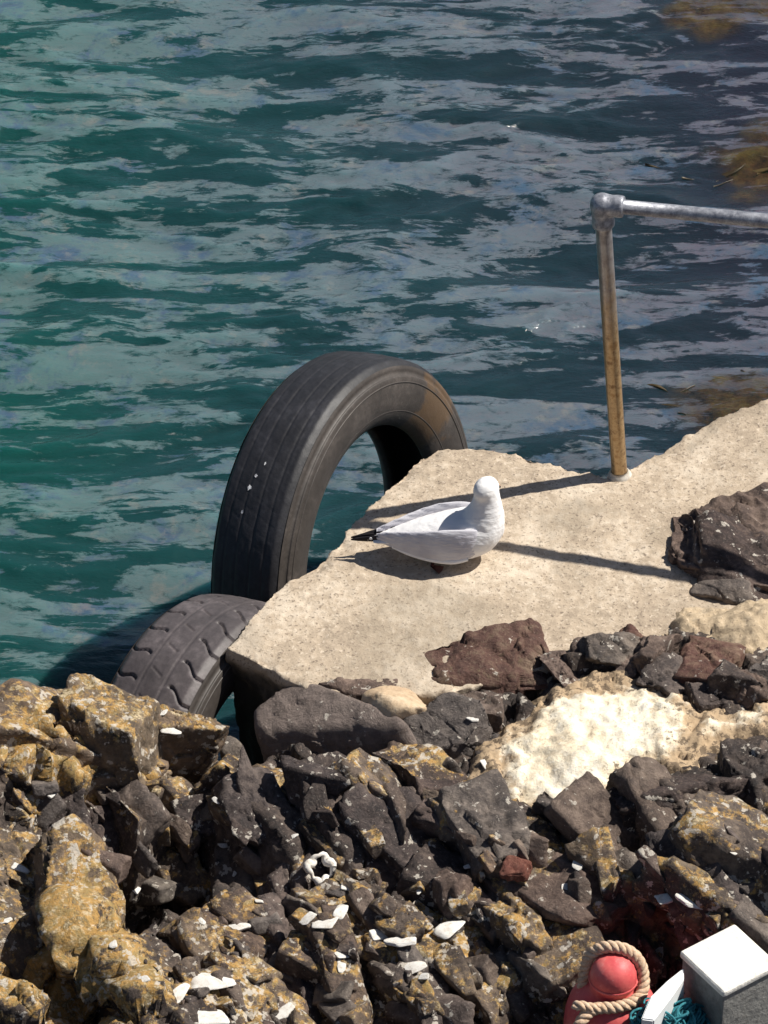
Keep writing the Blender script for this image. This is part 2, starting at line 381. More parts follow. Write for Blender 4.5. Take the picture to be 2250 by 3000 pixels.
Nn = np.stack([-gX, -gY, np.ones_like(gX)], -1); Nn /= np.linalg.norm(Nn, axis=1)[:, None]
flat = np.minimum(poly_sdf(x, y, PM), poly_sdf(x, y, PS)); calm = (.12+.88*sstep(-.05, .05, flat))*sstep(-.04, .03, ds)
GP = break_up(np.stack([x, y, zt], -1), Nn, calm)
me = mesh_np('rock_ground', GP, grid_faces(len(gx), len(gy)))
lich = np.full(len(x), .12)
def blob(px, py, z, rx, ry, amt):
    c = at(px, py, z); global lich
    lich = np.maximum(lich, amt*np.exp(-(((x-c[0])/rx)**2+((y-c[1])/ry)**2)))
for b in [(150,2120,.15,.32,.16,1.0),(450,2130,.1,.2,.14,.95),(150,2800,.05,.28,.22,.95),(350,2900,.05,.2,.15,.9),(800,2350,-.05,.12,.06,.7),(1500,2700,-.1,.3,.12,.55),(1900,2750,-.1,.25,.12,.6),(1350,2900,-.15,.25,.1,.7),(700,2950,-.1,.2,.1,.75),(950,2950,-.1,.2,.1,.6)]: blob(*b)
attr(me, 'lichen', lich)
ground = obj('rock_ground', me, MAT['ground']); tag(ground, kind='structure')

# ------------------------------------------------------------------ concrete landing slab
def prism(top, bot, zt, zb):
    n = len(top); V = np.concatenate([np.column_stack([top, np.full(n, zt)]), np.column_stack([bot, np.full(n, zb)])])
    bm = bmesh.new(); vs = [bm.verts.new(v) for v in V]
    bm.faces.new(vs[:n]); bm.faces.new(vs[n:][::-1])
    for i in range(n): j = (i+1) % n; bm.faces.new((vs[i], vs[n+i], vs[n+j], vs[j]))
    bmesh.ops.triangulate(bm, faces=bm.faces[:]); bmesh.ops.recalc_face_normals(bm, faces=bm.faces[:]); bm.verts.index_update()
    V = np.array([v.co[:] for v in bm.verts]); F = np.array([[v.index for v in f.verts] for f in bm.faces]); bm.free(); return V, F
cen = np.array([.55, -.35]); bot = SLAB.copy()
for i in range(24): bot[i] = SLAB[i]+(cen-SLAB[i])/np.linalg.norm(cen-SLAB[i])*.14
bot[0] = SLAB[0]+(.05, -.01)
V, F = prism(SLAB, bot, 0, -.62)
me = remesh(V, F, .0075, 2)
V = verts(me); N = normals(me)
edge = 1-sstep(.0, .05, -poly_sdf(V[:, 0], V[:, 1], SLAB))
d = .0035*fbm(V*9, 5, 3) + .0022*fbm(V*40, 6, 3) + edge*(.010*fbm(V*16, 7, 4)-.004)
V = V+N*d[:, None]; V[:, 2] += .02*sstep(.6, 1.0, V[:, 0])*sstep(-.1, .3, V[:, 1])
set_verts(me, V)
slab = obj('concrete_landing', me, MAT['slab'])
tag(slab, 'flat weathered tan concrete landing slab above the water with the gull on it', 'concrete slab')

# ------------------------------------------------------------------ rocks
_ico = {}
def ico(sub):
    if sub not in _ico:
        bm = bmesh.new(); bmesh.ops.create_icosphere(bm, subdivisions=sub, radius=1); bm.verts.ensure_lookup_table()
        _ico[sub] = (np.array([v.co[:] for v in bm.verts]), np.array([[v.index for v in f.verts] for f in bm.faces])); bm.free()
    return _ico[sub]
def rock_mesh(size, seed, sub=5, planes=6, sharp=70, rough=1., strata=.0, sdirn=(0, 0, 1)):
    D, F = ico(sub); r = np.random.default_rng(seed)
    n = r.normal(size=(planes, 3)); n /= np.linalg.norm(n, axis=1)[:, None]
    n = np.concatenate([n, np.eye(3), -np.eye(3)]); dd = np.concatenate([r.uniform(.38, .92, planes), r.uniform(.8, 1.05, 6)])
    q = np.maximum(D@n.T, 0)/dd; rad = (q**sharp).sum(1)**(-1/sharp)
    P = D*np.minimum(rad, 1.45)[:, None]; s = np.array(size)/2; V = P*s
    L = float(np.mean(s)); o = seed*1.37
    nrm = D/s; nrm /= np.linalg.norm(nrm, axis=1)[:, None]
    wq = V/L + o
    f1, e1 = facets(wq*1.45+fbm(wq*2, seed, 2)[:, None]*.25, seed); 
    dsp = .085*f1 - .012*(1-sstep(0, .04, e1)) + .018*fbm(wq*2.2, seed+3, 5, .55)
    if sub >= 5: dsp = dsp + .05*facets(wq*3.6, seed+9)[0]*np.clip(.4+1.2*fbm(wq*1.1, seed+31, 2), 0, 1.3)
    if strata:
        t = V@np.array(sdirn)/.028 + 1.3*fbm(V*9, seed+8, 2); dsp = dsp + strata*(np.abs((t % 1)-.5)-.25)
    V = V + nrm*(dsp*L*rough)[:, None]
    return mesh_np('rock', V, F)
def rock(px, py, size, mat='rock', seed=1, label=None, z=None, rot=(0, 0, 0), sub=5, sink=.25, name='rock', group=None, cat='rock', **kw):
    "px,py: where the middle of the rock shows in the photograph"
    zc = z
    if zc is None:
        zc = 0
        for _ in range(4):
            c = at(px, py, zc); zc = float(base_z(np.array([c[0]]), np.array([c[1]]))[0]) + size[2]*(.5-sink)
    c = at(px, py, zc)
    me = rock_mesh(size, seed, sub, **kw)
    if sub >= 5:
        Rm = np.array(Euler([math.radians(a) for a in rot]).to_matrix())
        Vw = verts(me)@Rm.T+c; Nw = normals(me)@Rm.T
        set_verts(me, (break_up(Vw, Nw, np.full(len(Vw), .13*kw.get('rough', 1.)), sub >= 6)-c)@Rm)
    o = obj(name, me, MAT[mat], loc=c, rot=[math.radians(a) for a in rot])
    tag(o, label, cat, group); return o

# upper left outcrop
rock(110, 2235, (.66, .36, .36), 'rock_lichen', 11, 'broad ochre lichened outcrop block at the water side near the tyres', z=-.05, rot=(-14, 8, 12), sub=6, planes=5, rough=.85)
rock(375, 2245, (.36, .34, .34), 'rock_lichen', 12, 'yellow lichen crusted block with white streak beside the lower tyre', z=-.07, rot=(-12, 14, -20), sub=6, planes=5, rough=.85)
rock(535, 2200, (.17, .2, .24), 'rock_lichen', 13, 'narrow ochre rock fin next to the dark gap below the slab', z=-.07, rot=(5, 18, -30), sub=6)
rock(640, 2330, (.17, .20, .30), 'rock_half', 14, 'upright mottled rock rib below the ochre fin', z=-.12, rot=(0, 20, -35), sub=5)
rock(790, 2330, (.22, .15, .12), 'rock_lichen', 15, 'low yellow lichened rock below the smooth brown boulder', rot=(0, 0, 15), sub=5)
# dark slanting blocks below it
rock(180, 2420, (.34, .20, .24), 'rock', 21, 'dark slab of rock slanting down from the ochre outcrop', z=-.07, rot=(-25, 25, -60), sub=6, strata=.05, sdirn=(.6, .5, .6))
rock(420, 2440, (.30, .20, .26), 'rock_half', 22, 'dark rock shoulder with a small green lichen spot over the black cleft', z=-.13, rot=(-20, 26, -62), sub=6)
rock(300, 2600, (.34, .17, .22), 'rock', 23, 'long dark slanting rock rib behind the lower lichened ridge', z=-.19, rot=(-20, 30, -62), sub=6)
rock(490, 2600, (.26, .13, .18), 'rock_half', 24, 'slanting brown rock rib at the edge of the black cleft', z=-.23, rot=(-15, 30, -62), sub=5)
rock(560, 2420, (.20, .15, .2), 'rock', 25, 'dark blocky rock above the black cleft', z=-.14, rot=(-20, 20, -60), sub=5)
# lower left ridge
rock(50, 2610, (.46, .26, .26), 'rock_lichen', 31, 'pale topped lichen ridge rising in front of the dark ribs', z=.0, rot=(8, 24, -56), sub=6, planes=6, rough=1.15)
rock(275, 2790, (.62, .20, .26), 'rock_lichen', 32, 'long lichened ridge slanting down beside the black hollow', z=-.04, rot=(5, 20, -56), sub=6, planes=6, rough=1.15)
rock(430, 2985, (.26, .20, .18), 'rock_lichen', 33, 'lowest ochre end of the slanting lichened ridge', z=-.05, rot=(0, 15, -55), sub=6)
rock(90, 2985, (.22, .16, .14), 'rock_half', 34, 'low mottled rock in the black hollow below the lichened ridge', z=-.1, sub=5)
# rocks against the slab
rock(1015, 2185, (.40, .27, .20), 'boulder', 43, 'large smooth brown boulder under the front edge of the slab', z=-.095, rot=(10, -20, 2), sub=6, planes=4, rough=.3, sharp=9)
rock(1150, 2072, (.15, .13, .14), 'tan', 47, 'small pale tan stone lodged between brown boulder and grey block', z=.0, rot=(10, 0, 20), sub=5, planes=8, rough=.4, sharp=8)
rock(1312, 2195, (.26, .2, .18), 'rock_grey', 43, 'angular grey block beside the cream mortar patch', z=-.04, rot=(8, -10, 28), sub=6, planes=8)
rock(1305, 2255, (.11, .09, .09), 'rock_grey', 44, 'rounded dark cobble in front of the grey block', z=-.02, sub=5, planes=6, sharp=7, rough=.4)
rock(1470, 1950, (.46, .26, .055), 'rock_red', 45, 'low dark red mossy rock overlapping the slab edge', z=-.005, rot=(4, 0, 22), sub=6, planes=6, sharp=14, rough=1.)
rock(1060, 2045, (.20, .09, .07), 'rock_brown', 46, 'flat dark brown rock lip along the slab front', z=-.03, rot=(0, 0, -4), sub=5)
rock(1370, 2080, (.15, .10, .07), 'rock_brown', 47, 'small brown rock between the red mossy rock and the grey block', z=-.0, sub=5)
rock(690, 2205, (.08, .07, .07), 'rock_grey', 48, 'small grey cobble at the foot of the dark slab wall', z=-.12, sub=4, planes=6, sharp=7, rough=.4)
# rock on the right of the slab
rock(2215, 1545, (.52, .52, .13), 'rock_brown', 51, 'dark layered rock mass beside the slab below the ledge', z=-.005, rot=(4, 3, -20), sub=6, strata=.10, sdirn=(.25, .5, .83))
rock(2125, 1600, (.32, .30, .11), 'rock_brown', 52, 'cracked brown rock at the slab edge where the rail shadow ends', z=-.01, rot=(5, 5, 15), sub=6, strata=.08, sdirn=(.3, .5, .8))
rock(2240, 1650, (.30, .26, .12), 'rock', 53, 'dark cracked rock behind the tan mortar strip', z=.02, rot=(0, 4, 0), sub=5, strata=.08, sdirn=(.3, .5, .8))
rock(2125, 1742, (.16, .08, .06), 'rock_grey', 54, 'oval grey boulder just off the slab corner', z=.01, rot=(0, 0, -8), sub=5, planes=6, sharp=7, rough=.5)
row = [(1745,1892,.09,'rock_brown','small brown rock on the slab margin beside the red mossy rock'),(1838,1872,.07,'rock_red','small pointed reddish stone standing on the slab margin'),(1795,1935,.11,'rock_grey','grey rock set in the mortar below the pointed reddish stone'),
 (1910,1905,.12,'rock_brown','brown rock half set in mortar below the slab corner'),(2055,1950,.15,'rock_red','dusky pink faced block among the rocks above the mortar'),(1975,2000,.13,'rock_grey','grey flaky rock on the upper edge of the cream mortar'),
 (2150,1985,.14,'rock','black cracked block next to the dusky pink block'),(2200,2035,.10,'rock_brown','brown rock on the far end of the cream mortar'),(2085,2040,.10,'rock','dark rock below the dusky pink block'),(2235,1990,.11,'rock_grey','grey rock at the end of the mortar strip'),(1640,1960,.10,'rock_brown','brown flake at the end of the red mossy rock'),(1870,1975,.08,'rock_brown','brown flake bedded in the upper mortar edge')]
for i, (a, b, s, m, l) in enumerate(row):
    rr = random.Random(i); rock(a, b, (s*1.25, s*.95, s*.7), m, 60+i, l, rot=(rr.uniform(-15, 15), rr.uniform(-15, 15), rr.uniform(0, 180)), sub=5, sink=.3)
# right hand dark rocks
rock(2060, 2370, (.46, .22, .20), 'rock', 81, 'long dark rock wall below the cream mortar', z=.02, rot=(-8, -12, 14), sub=6, strata=.06, sdirn=(-.3, .3, .9))
rock(2240, 2320, (.28, .22, .2), 'rock', 82, 'dark jagged rock rising at the end of the dark rock wall', z=.02, rot=(0, -10, 20), sub=6)
mid = [(1760,2465,.12,.10,.09,'rock','jagged black rock over the dark hollow under the mortar'),(1700,2420,.15,.10,.09,'rock_grey','grey brown slab edge beside the dark hollow'),(1880,2440,.20,.10,.13,'rock_brown','wedge shaped brown rock pointing up below the dark rock wall'),
 (1965,2400,.13,.08,.14,'rock_brown','small upright brown wedge with a lit face'),(1790,2490,.22,.12,.09,'rock_brown','flat brown rock shelf under the wedge shaped rock'),(2080,2480,.20,.13,.11,'rock','dark lumpy rock below the long rock wall'),
 (2215,2440,.17,.12,.10,'rock_half','brown mottled rock at the foot of the jagged rock'),(2150,2560,.22,.15,.14,'rock_half','dark rock with a yellow lichen rosette'),(2010,2590,.2,.14,.12,'rock','dark rock beside the lichen rosette rock'),
 (1920,2545,.16,.12,.10,'rock_grey','grey rock above the pair of white shells'),(1620,2470,.09,.08,.06,'rock_brown','pitted brown rock at the lower mortar margin'),(1400,2460,.20,.12,.12,'rock','dark rock at the lower corner of the mortar'),
 (1230,2330,.20,.14,.12,'rock_half','yellow flecked rock below the grey block'),(1100,2400,.22,.15,.15,'rock_half','dark rock with ochre crest below the smooth brown boulder'),(1290,2430,.20,.16,.16,'rock','smooth black rock face under the yellow flecked rock'),
 (1420,2480,.18,.13,.15,'rock_grey','tall grey green rock face with a straight shadowed edge'),(1210,2520,.26,.16,.13,'rock','low black rock beside the red stained slab'),(1560,2530,.34,.22,.11,'rock_brown','tilted flat slab of rock with a rust red stain'),
 (1560,2640,.34,.15,.10,'rock_half','greenish brown slab edge below the red stained slab'),(1700,2560,.12,.10,.08,'rock_grey','pale flecked rock at the end of the red stained slab'),(1380,2650,.2,.14,.11,'rock','dark rock above the broken white shell'),
 (1190,2640,.22,.15,.12,'rock','dark brown rock next to the broken white shell'),(960,2470,.24,.16,.15,'rock','dark rock above the hollow white shell'),(850,2560,.26,.16,.18,'rock','dark rounded rock face between the cleft and the hollow white shell'),
 (760,2450,.16,.12,.15,'rock','dark rock rib under the low yellow lichened rock'),(740,2720,.24,.18,.14,'rock','dark rock beside the lone tan shell'),(880,2740,.22,.15,.13,'rock','dark rock past the lone tan shell'),
 (960,2650,.16,.13,.10,'rock_half','ochre topped rock beneath the scatter of pale shells'),(1050,2780,.2,.14,.12,'rock_half','brown rock below the scatter of pale shells'),(850,2860,.24,.15,.12,'rock','dark rock above the pale flat stones'),
 (700,2830,.2,.16,.12,'rock_half','mottled rock between tan shell and pale flat stones'),(1010,2890,.2,.14,.12,'rock_half','lichened rock low down beside the black pit'),(1160,2870,.22,.16,.12,'rock_half','long lichened rock across the black pit'),
 (1330,2860,.26,.15,.13,'rock_half','slanting ochre edged rock behind the red float'),(1480,2790,.22,.15,.12,'rock','dark rock under the ochre crest behind the red float'),(1650,2700,.24,.14,.12,'rock_lichen','ochre lichened rock behind the red float'),
 (1560,2730,.14,.12,.10,'rock_lichen','small orange lichened rock below the greenish slab'),(1870,2680,.26,.16,.12,'rock_lichen','ochre lichened rock under the pair of white shells'),(2080,2680,.2,.16,.12,'rock_half','mottled rock between the white shells and the square post'),
 (1640,2830,.2,.16,.13,'rock_half','mottled rock at the shoulder of the red float'),(1480,2930,.26,.18,.14,'rock_half','dark ochre speckled rock next to the red float'),(1250,2970,.26,.15,.12,'rock','dark rock at the foot of the lichened rocks'),
 (2190,2640,.2,.2,.16,'rock','black rock behind the square post'),(1880,2790,.16,.12,.10,'rock_half','brown rock between red float and square post'),(600,2960,.2,.14,.12,'rock_half','mottled rock beside the end of the slanting ridge'),(780,2990,.24,.12,.1,'rock_half','tan streaked rock among the pale flat stones')]
for i, (a, b, sx_, sy_, sz_, m, l) in enumerate(mid):
    rr = random.Random(100+i); rock(a, b, (sx_*1.45, sy_*1.25, sz_*1.5), m, 130+i, l, rot=(rr.uniform(-24, 6), rr.uniform(0, 32), rr.uniform(-75, -25)), sub=5, sink=.50, planes=4)

# ------------------------------------------------------------------ mortar between the rocks
def patch(name, pxs, zr, lift, mat, label, seed):
    P = np.array([at(a, b, zr)[:2] for a, b in pxs]); lo, hi = P.min(0)-.06, P.max(0)+.06
    ax_, ay_ = np.arange(lo[0], hi[0], .006), np.arange(lo[1], hi[1], .006)
    X, Y = np.meshgrid(ax_, ay_, indexing='ij'); x, y = X.ravel(), Y.ravel(); q = np.stack([x, y, x*0+seed], -1)
    s = poly_sdf(x, y, P) + .045*fbm(q*8, seed, 5, .6)
    z = base_z(x, y) + lift*sstep(.03, -.12, s) - .035*sstep(-.03, .06, s) + .010*fbm(q*7, seed+1, 3) + .009*fbm(q*26, seed+2, 5, .6) + .012*facets(q*16, seed+5)[0]*sstep(-.16, -.02, s)
    F = grid_faces(len(ax_), len(ay_)); ok = (s < .05)[F].all(1)
    used = np.unique(F[ok]); mp = np.zeros(len(x), int); mp[used] = np.arange(len(used))
    V = np.stack([x, y, z], -1)[used]; n = len(V); Fo = mp[F[ok]]
    me_p = mesh_np(name, V, Fo); attr(me_p, 'fringe', sstep(-.16, .0, s)[used]); o = obj(name, me_p, MAT[mat]); tag(o, label, 'mortar patch'); return o
patch('mortar_patch', MORTAR[0], .02, .034, 'mortar', 'bright cream mortar patch smeared over the rocks below the slab', 7)
patch('mortar_strip', MORTAR[1], .015, .022, 'concrete', 'tan mortar strip joining the slab corner to the rocks', 8)

# small broken fragments: a few shared shapes, set down where the rock surface is
bpy.context.view_layer.update(); DG = bpy.context.evaluated_depsgraph_get()
def hit(px, py):
    d = FW + np.array([1., 0, 0])*(px-1125)/FPX + UP*(1500-py)/FPX
    ok, loc, nor, idx, ob, mw_ = S.ray_cast(DG, Vector(CAM), Vector(d).normalized())
    return (np.array(loc), np.array(nor), ob.name) if ok else None
frag = [rock_mesh((1.3, .85, .9), 300+i, 4, planes=5, sharp=80, rough=.8) for i in range(10)]
fm = ['rock', 'rock_half', 'rock_grey', 'rock_brown', 'rock_lichen', 'rock_half', 'rock', 'rock_brown', 'rock_half', 'rock_grey']
for f, m in zip(frag, fm): f.materials.append(MAT[m])
LOOK = {'rock': 'dark', 'rock_half': 'ochre mottled', 'rock_grey': 'grey', 'rock_brown': 'plain brown', 'rock_lichen': 'lichen yellow'}
MARKS = [('the red float', 1800, 2860), ('the square post', 2100, 2850), ('the black cleft', 600, 2600), ('the slanting lichened ridge', 300, 2800), ('the hollow white shell', 940, 2530), ('the broken white shell', 1320, 2720), ('the shell scatter', 1080, 2740), ('the red stained slab', 1560, 2550),
 ('the cream mortar patch', 1700, 2330), ('the dark rock wall', 2060, 2380), ('the pair of white shells', 1990, 2640), ('the smooth brown boulder', 1000, 2220), ('the ochre outcrop', 300, 2250), ('the grey block', 1310, 2230), ('the lone tan shell', 700, 2715), ('the large pale flat stone', 620, 2885)]
rr = random.Random(5); cnt = 0
while cnt < 260:
    px, py = rr.uniform(-40, 2290), 3040-760*rr.random()**1.5
    if py < 2420 and 1340 < px: continue
    if px < 560 and py < 2300: continue
    if px > 1600 and py > 2780: continue
    if px < 430 and py > 2360+px*.55: continue
    if py < 2290 and px < 1250: continue
    h_ = hit(px, py)
    if not h_ or h_[2].startswith(('sea', 'tyre', 'concrete')): continue
    k = rr.randrange(10); s = rr.choice([.03, .04, .05, .06, .07, .085, .10, .12]); c = h_[0]-h_[1]*s*.2-np.array([0, 0, s*.10])
    o = obj('rock_fragment', frag[k], None, loc=c, rot=[rr.uniform(-.6, .3), rr.uniform(0, .7), rr.uniform(-1.5, -.4)+rr.choice([0, math.pi])])
    o.scale = (s*rr.uniform(.9, 1.5), s*rr.uniform(.6, 1), s*rr.uniform(.7, 1.1)); tag(o, 'small %s rock fragment wedged in near %s' % (LOOK[fm[k]], min(MARKS, key=lambda q: math.hypot(q[1]-px, q[2]-py))[0]), 'rock fragment', 'small fragments between the shore rocks'); cnt += 1

# ------------------------------------------------------------------ shells and white stones
bpy.context.view_layer.update(); DG = bpy.context.evaluated_depsgraph_get()
shell_me = [rock_mesh((1, .75, .35), 400+i, 4, planes=8, sharp=14, rough=.55) for i in range(5)]
for s in shell_me: s.materials.append(MAT['shell'])
def shell(px, py, s, k, rz, label, group=None, lift=.055, sc=(1, 1, 1), cat='shell'):
    h_ = hit(px, py)
    o = obj('white_shell', shell_me[k], None, loc=h_[0]+np.array([0, 0, s*.05]), rot=(rr.uniform(-.3, .3), rr.uniform(-.3, .3), rz)); o.scale = (s*.95, s*.8, s*.5)
    return tag(o, label, cat, group)
for a in [(1320,2722,.075,0,.9,'broken white shell lying on dark rock'),(700,2717,.05,1,.2,'lone tan white shell in the dark hollow'),(1175,2765,.075,2,0,'long white shell at the end of the shell scatter'),(1105,2740,.05,3,.5,'slim white shell in the middle of the shell scatter'),
  (960,2712,.085,4,.1,'broad pale flat shell in the shell scatter'),(1000,2672,.045,0,1.2,'small pale shell at the upper edge of the shell scatter'),(1955,2632,.06,1,.3,'smaller one of the pair of white shells on ochre rock'),(2022,2648,.07,2,-.2,'larger one of the pair of white shells on ochre rock'),
  (1012,2603,.03,3,0,'tiny white pebble shell above the shell scatter'),(1375,2540,.03,4,.4,'tiny cream shell next to the red stained slab'),(620,2885,.10,0,.2,'large pale flat stone beside the ridge end'),(520,2912,.065,1,1,'white chip on the tip of the lichened ridge'),
  (835,2972,.06,2,.8,'white chip among the bottom rocks by the black pit'),(610,2985,.09,3,.1,'pale flat stone at the lowest edge of the shore'),(1010,2800,.05,4,.6,'cream chip below the shell scatter'),(1210,2840,.06,0,.3,'cream chip on the long lichened rock')]: shell(*a)
h_ = hit(1512, 2540); o = obj('rust_stone', rock_mesh((.085, .07, .03), 190, 4, planes=7), MAT['rust'], loc=h_[0], rot=(0, .1, .5)); tag(o, 'small rust red stone on the tilted flat slab', 'rock')
for i, (a, b, sz) in enumerate([(500,2140,.05),(478,2090,.03),(635,2345,.03),(655,2480,.025),(395,2610,.035),(590,2700,.022),(860,2450,.022),(1230,2610,.025),(1690,2540,.03),(1655,2600,.04),(1000,2830,.035),(60,2545,.045),(20,2700,.03),(330,2770,.03),(1240,2860,.035),(900,2690,.04),(1420,2240,.03),(1385,2110,.03),(150,2330,.025),(2150,2500,.025),(760,2640,.02),(690,2560,.02),(1120,2950,.03),(420,2870,.03)]):
    shell(a, b, sz, i % 5, i*1.1, 'small white chip stuck on the shore rocks', 'small white chips on the shore rocks', cat='shell chip')
# hollow ring-like shell
th = np.linspace(0, 2*np.pi, 40, endpoint=False); rg = .024*(1+.12*np.cos(4*th+.6)+.09*np.sin(7*th))
ring = np.stack([rg*np.cos(th), rg*1.15*np.sin(th), .004*np.cos(4*th)], -1)
V, F = tube(np.concatenate([ring, ring[:1]]), .0075+.0035*np.sin(np.linspace(0, 6*np.pi, 41)), 10, False)
o = obj('hollow_shell', mesh_np('hollow_shell', V, F), MAT['shell'], loc=hit(940, 2550)[0]+np.array([0, -.022, .026]), rot=(.8, 0, .2)); tag(o, 'hollow ring shaped white shell on the dark rock', 'shell')

# ------------------------------------------------------------------ tyres
def rubber(name, tint, rust):
    m = M(name); a = m.noise(9, 7, .65); b = m.noise(60, 5, .7)
    col = m.ramp(m.math('ADD', m.math('MULTIPLY', a, .6), m.math('MULTIPLY', b, .4)), [(.35, tuple(c*.6 for c in tint)), (.52, tint), (.68, tuple(c*1.9 for c in tint))])
    if rust:
        r = m.mask(m.math('ADD', m.noise(6, 6, .7), m.math('MULTIPLY', m.attr('rust'), .40)), .78, .90)
        col = m.mix(m.math('MULTIPLY', r, .5), col, (.15, .085, .035))
    n = m.bump(b, .35, .003)
    return m.out(col, .55, n, .45)
MAT['tread'] = rubber('worn tread rubber', (.020, .020, .024), False)
MAT['wall'] = rubber('tyre sidewall rubber', (.060, .051, .046), True)
MAT['tread2'] = rubber('dusty lug tread rubber', (.080, .068, .070), False)
MAT['paint'] = concrete_mat('white scuff', (.75, .74, .76), (.5, .5, .55), (.8, .8, .8), speck=.2)
def tyre(name, c_near, n, R, Wt, hole, lug, label, mt):
    n = np.array(n); n /= np.linalg.norm(n); c = np.array(c_near)-n*Wt/2
    a = np.cross(n, [0, 0, 1.]); a /= np.linalg.norm(a); b = np.cross(a, n)   # a horizontal in the tyre plane, b up
    root = empty(name, c+[0, 0, 0]); tag(root, label, 'tyre', 'old tyres hung as fenders')
    root.matrix_world = Matrix(((a[0], b[0], n[0], c[0]), (a[1], b[1], n[1], c[1]), (a[2], b[2], n[2], c[2]), (0, 0, 0, 1)))
    NT = 900; th = np.linspace(0, 2*np.pi, NT, endpoint=False); h = Wt/2
    # tread band
    na = 70; w = np.linspace(-1, 1, na)*(h+.006); TH, A = np.meshgrid(th, w, indexing='ij'); u = A/h
    r = R + .007*(1-u**2) - .012*np.maximum(0, np.abs(u)-.86)**1.5*12
    if not lug:
        for g in (-.62, -.22, .22, .62): r = r-.0016*np.exp(-((u-g)/.02)**4)
        r = r-.0005*(np.abs(((TH*R/.035+u*1.2) % 1)-.5) < .04)*(np.abs(u) < .8)
    else:
        pitch = 2*np.pi/36
        for sgn in (-1, 1):
            us = u*sgn; t = ((TH + us*.10*(1 if sgn > 0 else -1) + (.5*pitch if sgn > 0 else 0) + .02*np.sin(us*9)) % pitch)/pitch-.5
            r = r-.008*(1-sstep(.03, .06, np.abs(t)))*sstep(.40, .46, us)
        t = ((TH*1.0+u*.14+.3*pitch) % pitch)/pitch-.5
        r = r-.003*(1-sstep(.02, .04, np.abs(t)))*(np.abs(u+.02) < .16)
        r = r-.002*np.exp(-((np.abs(u)-.30)/.02)**4)
    r = r + .0012*fbm(np.stack([np.cos(TH).ravel()*8, np.sin(TH).ravel()*8, A.ravel()*40], -1), 3, 3).reshape(r.shape)
    V = np.stack([r*np.cos(TH), r*np.sin(TH), A], -1).reshape(-1, 3)
    obj('tread', mesh_np('tread', V, grid_faces(NT, na, wrap_n=True)), mt, root)
    # casing: both sidewalls, beads and the inner lining as one carcass
    s = (R-hole)
    half = [(h+.005, R-.010), (h+.008, R-.018), (h+.007, R-.026), (h+.012, R-.034), (h+.017, R-.2*s), (h+.021, R-.42*s), (h+.018, R-.62*s), (h+.009, hole+.20*s), (h-.004, hole+.08*s), (h-.014, hole+.005), (h-.026, hole), (h-.036, hole+.010), (h-.030, hole+.16*s), (h-.010, R-.5*s), (h-.018, R-.05), (h*.6, R-.024), (0, R-.020)]
    hp = np.array(half)
    def dense(p, k=4):
        t = np.arange(len(p)); q = np.linspace(0, len(p)-1, (len(p)-1)*k+1); return np.stack([np.interp(q, t, p[:, 0]), np.interp(q, t, p[:, 1])], -1)
    hp = dense(hp); 
    for _ in range(3): hp[1:-1] = (hp[:-2]+2*hp[1:-1]+hp[2:])/4
    full = np.concatenate([hp, (hp*[-1, 1])[::-1][1:]])
    NS = 240; th2 = np.linspace(0, 2*np.pi, NS, endpoint=False)
    rr_ = full[:, 1][None]; V = np.stack([np.cos(th2)[:, None]*rr_, np.sin(th2)[:, None]*rr_, np.broadcast_to(full[:, 0][None], (NS, len(full)))], -1).reshape(-1, 3)
    me = mesh_np('casing', V, grid_faces(NS, len(full), wrap_n=True))
    tt = np.arctan2(V[:, 1], V[:, 0]); attr(me, 'rust', np.exp(-((tt-2.55)/.4)**2))
    cs = obj('casing', me, MAT['wall'], root)
    # raised bead ring and moulding ring on the visible sidewall
    for k, (rr2, aa, rad) in enumerate([(R-.30*s, h+.0185, .0022), (hole+.26*s, h+.0105, .002)]):
        p = np.stack([rr2*np.cos(np.linspace(0, 2*np.pi, 181)), rr2*np.sin(np.linspace(0, 2*np.pi, 181)), np.full(181, aa)], -1)
        obj('moulding_ring', mesh_np('moulding_ring', *tube(p, rad, 6, False)), MAT['wall'], cs)
    return root
def from_az(az, tl): return (math.cos(az)*math.cos(tl), math.sin(az)*math.cos(tl), math.sin(tl))
t1 = tyre('tyre', (-.0165, .336, -.391), (.858, -.482, .176), .479, .179, .315, False, 'big black tyre with smooth worn tread standing beside the slab', MAT['tread'])
t2 = tyre('tyre', (-.306, -.492, -.43), from_az(-.503, .137), .422, .205, .27, True, 'lower dusty tyre with slanted lug grooves behind the ochre outcrop', MAT['tread2'])
# white paint scuffs on the tread of the big tyre
def scuff(parent, R, th0, dth, a0, wid, seed):
    t = np.linspace(0, 1, 14); r_ = np.random.default_rng(seed); w = wid*np.sin(np.pi*np.clip(t, .04, .96))*(r_.uniform(.5, 1, 14)); a = a0+r_.normal(size=14)*wid*.12
    P = []
    for s in (-1, 1):
        th = th0+dth*t; P.append(np.stack([(R+.0078)*np.cos(th), (R+.0078)*np.sin(th), a+s*w/2], -1))
    V = np.concatenate(P); j = np.arange(13); F = np.stack([j, j+1, j+15, j+14], -1)
    obj('paint_scuff', mesh_np('paint_scuff', V, F), MAT['paint'], parent)

for k, (t0, dt, a0, w) in enumerate([(.86, .03, -.02, .012), (.93, .02, -.012, .009), (.74, .02, -.022, .008), (1.0, .02, .0, .006)]): scuff(t1, .479, t0, dt, a0, w, k)

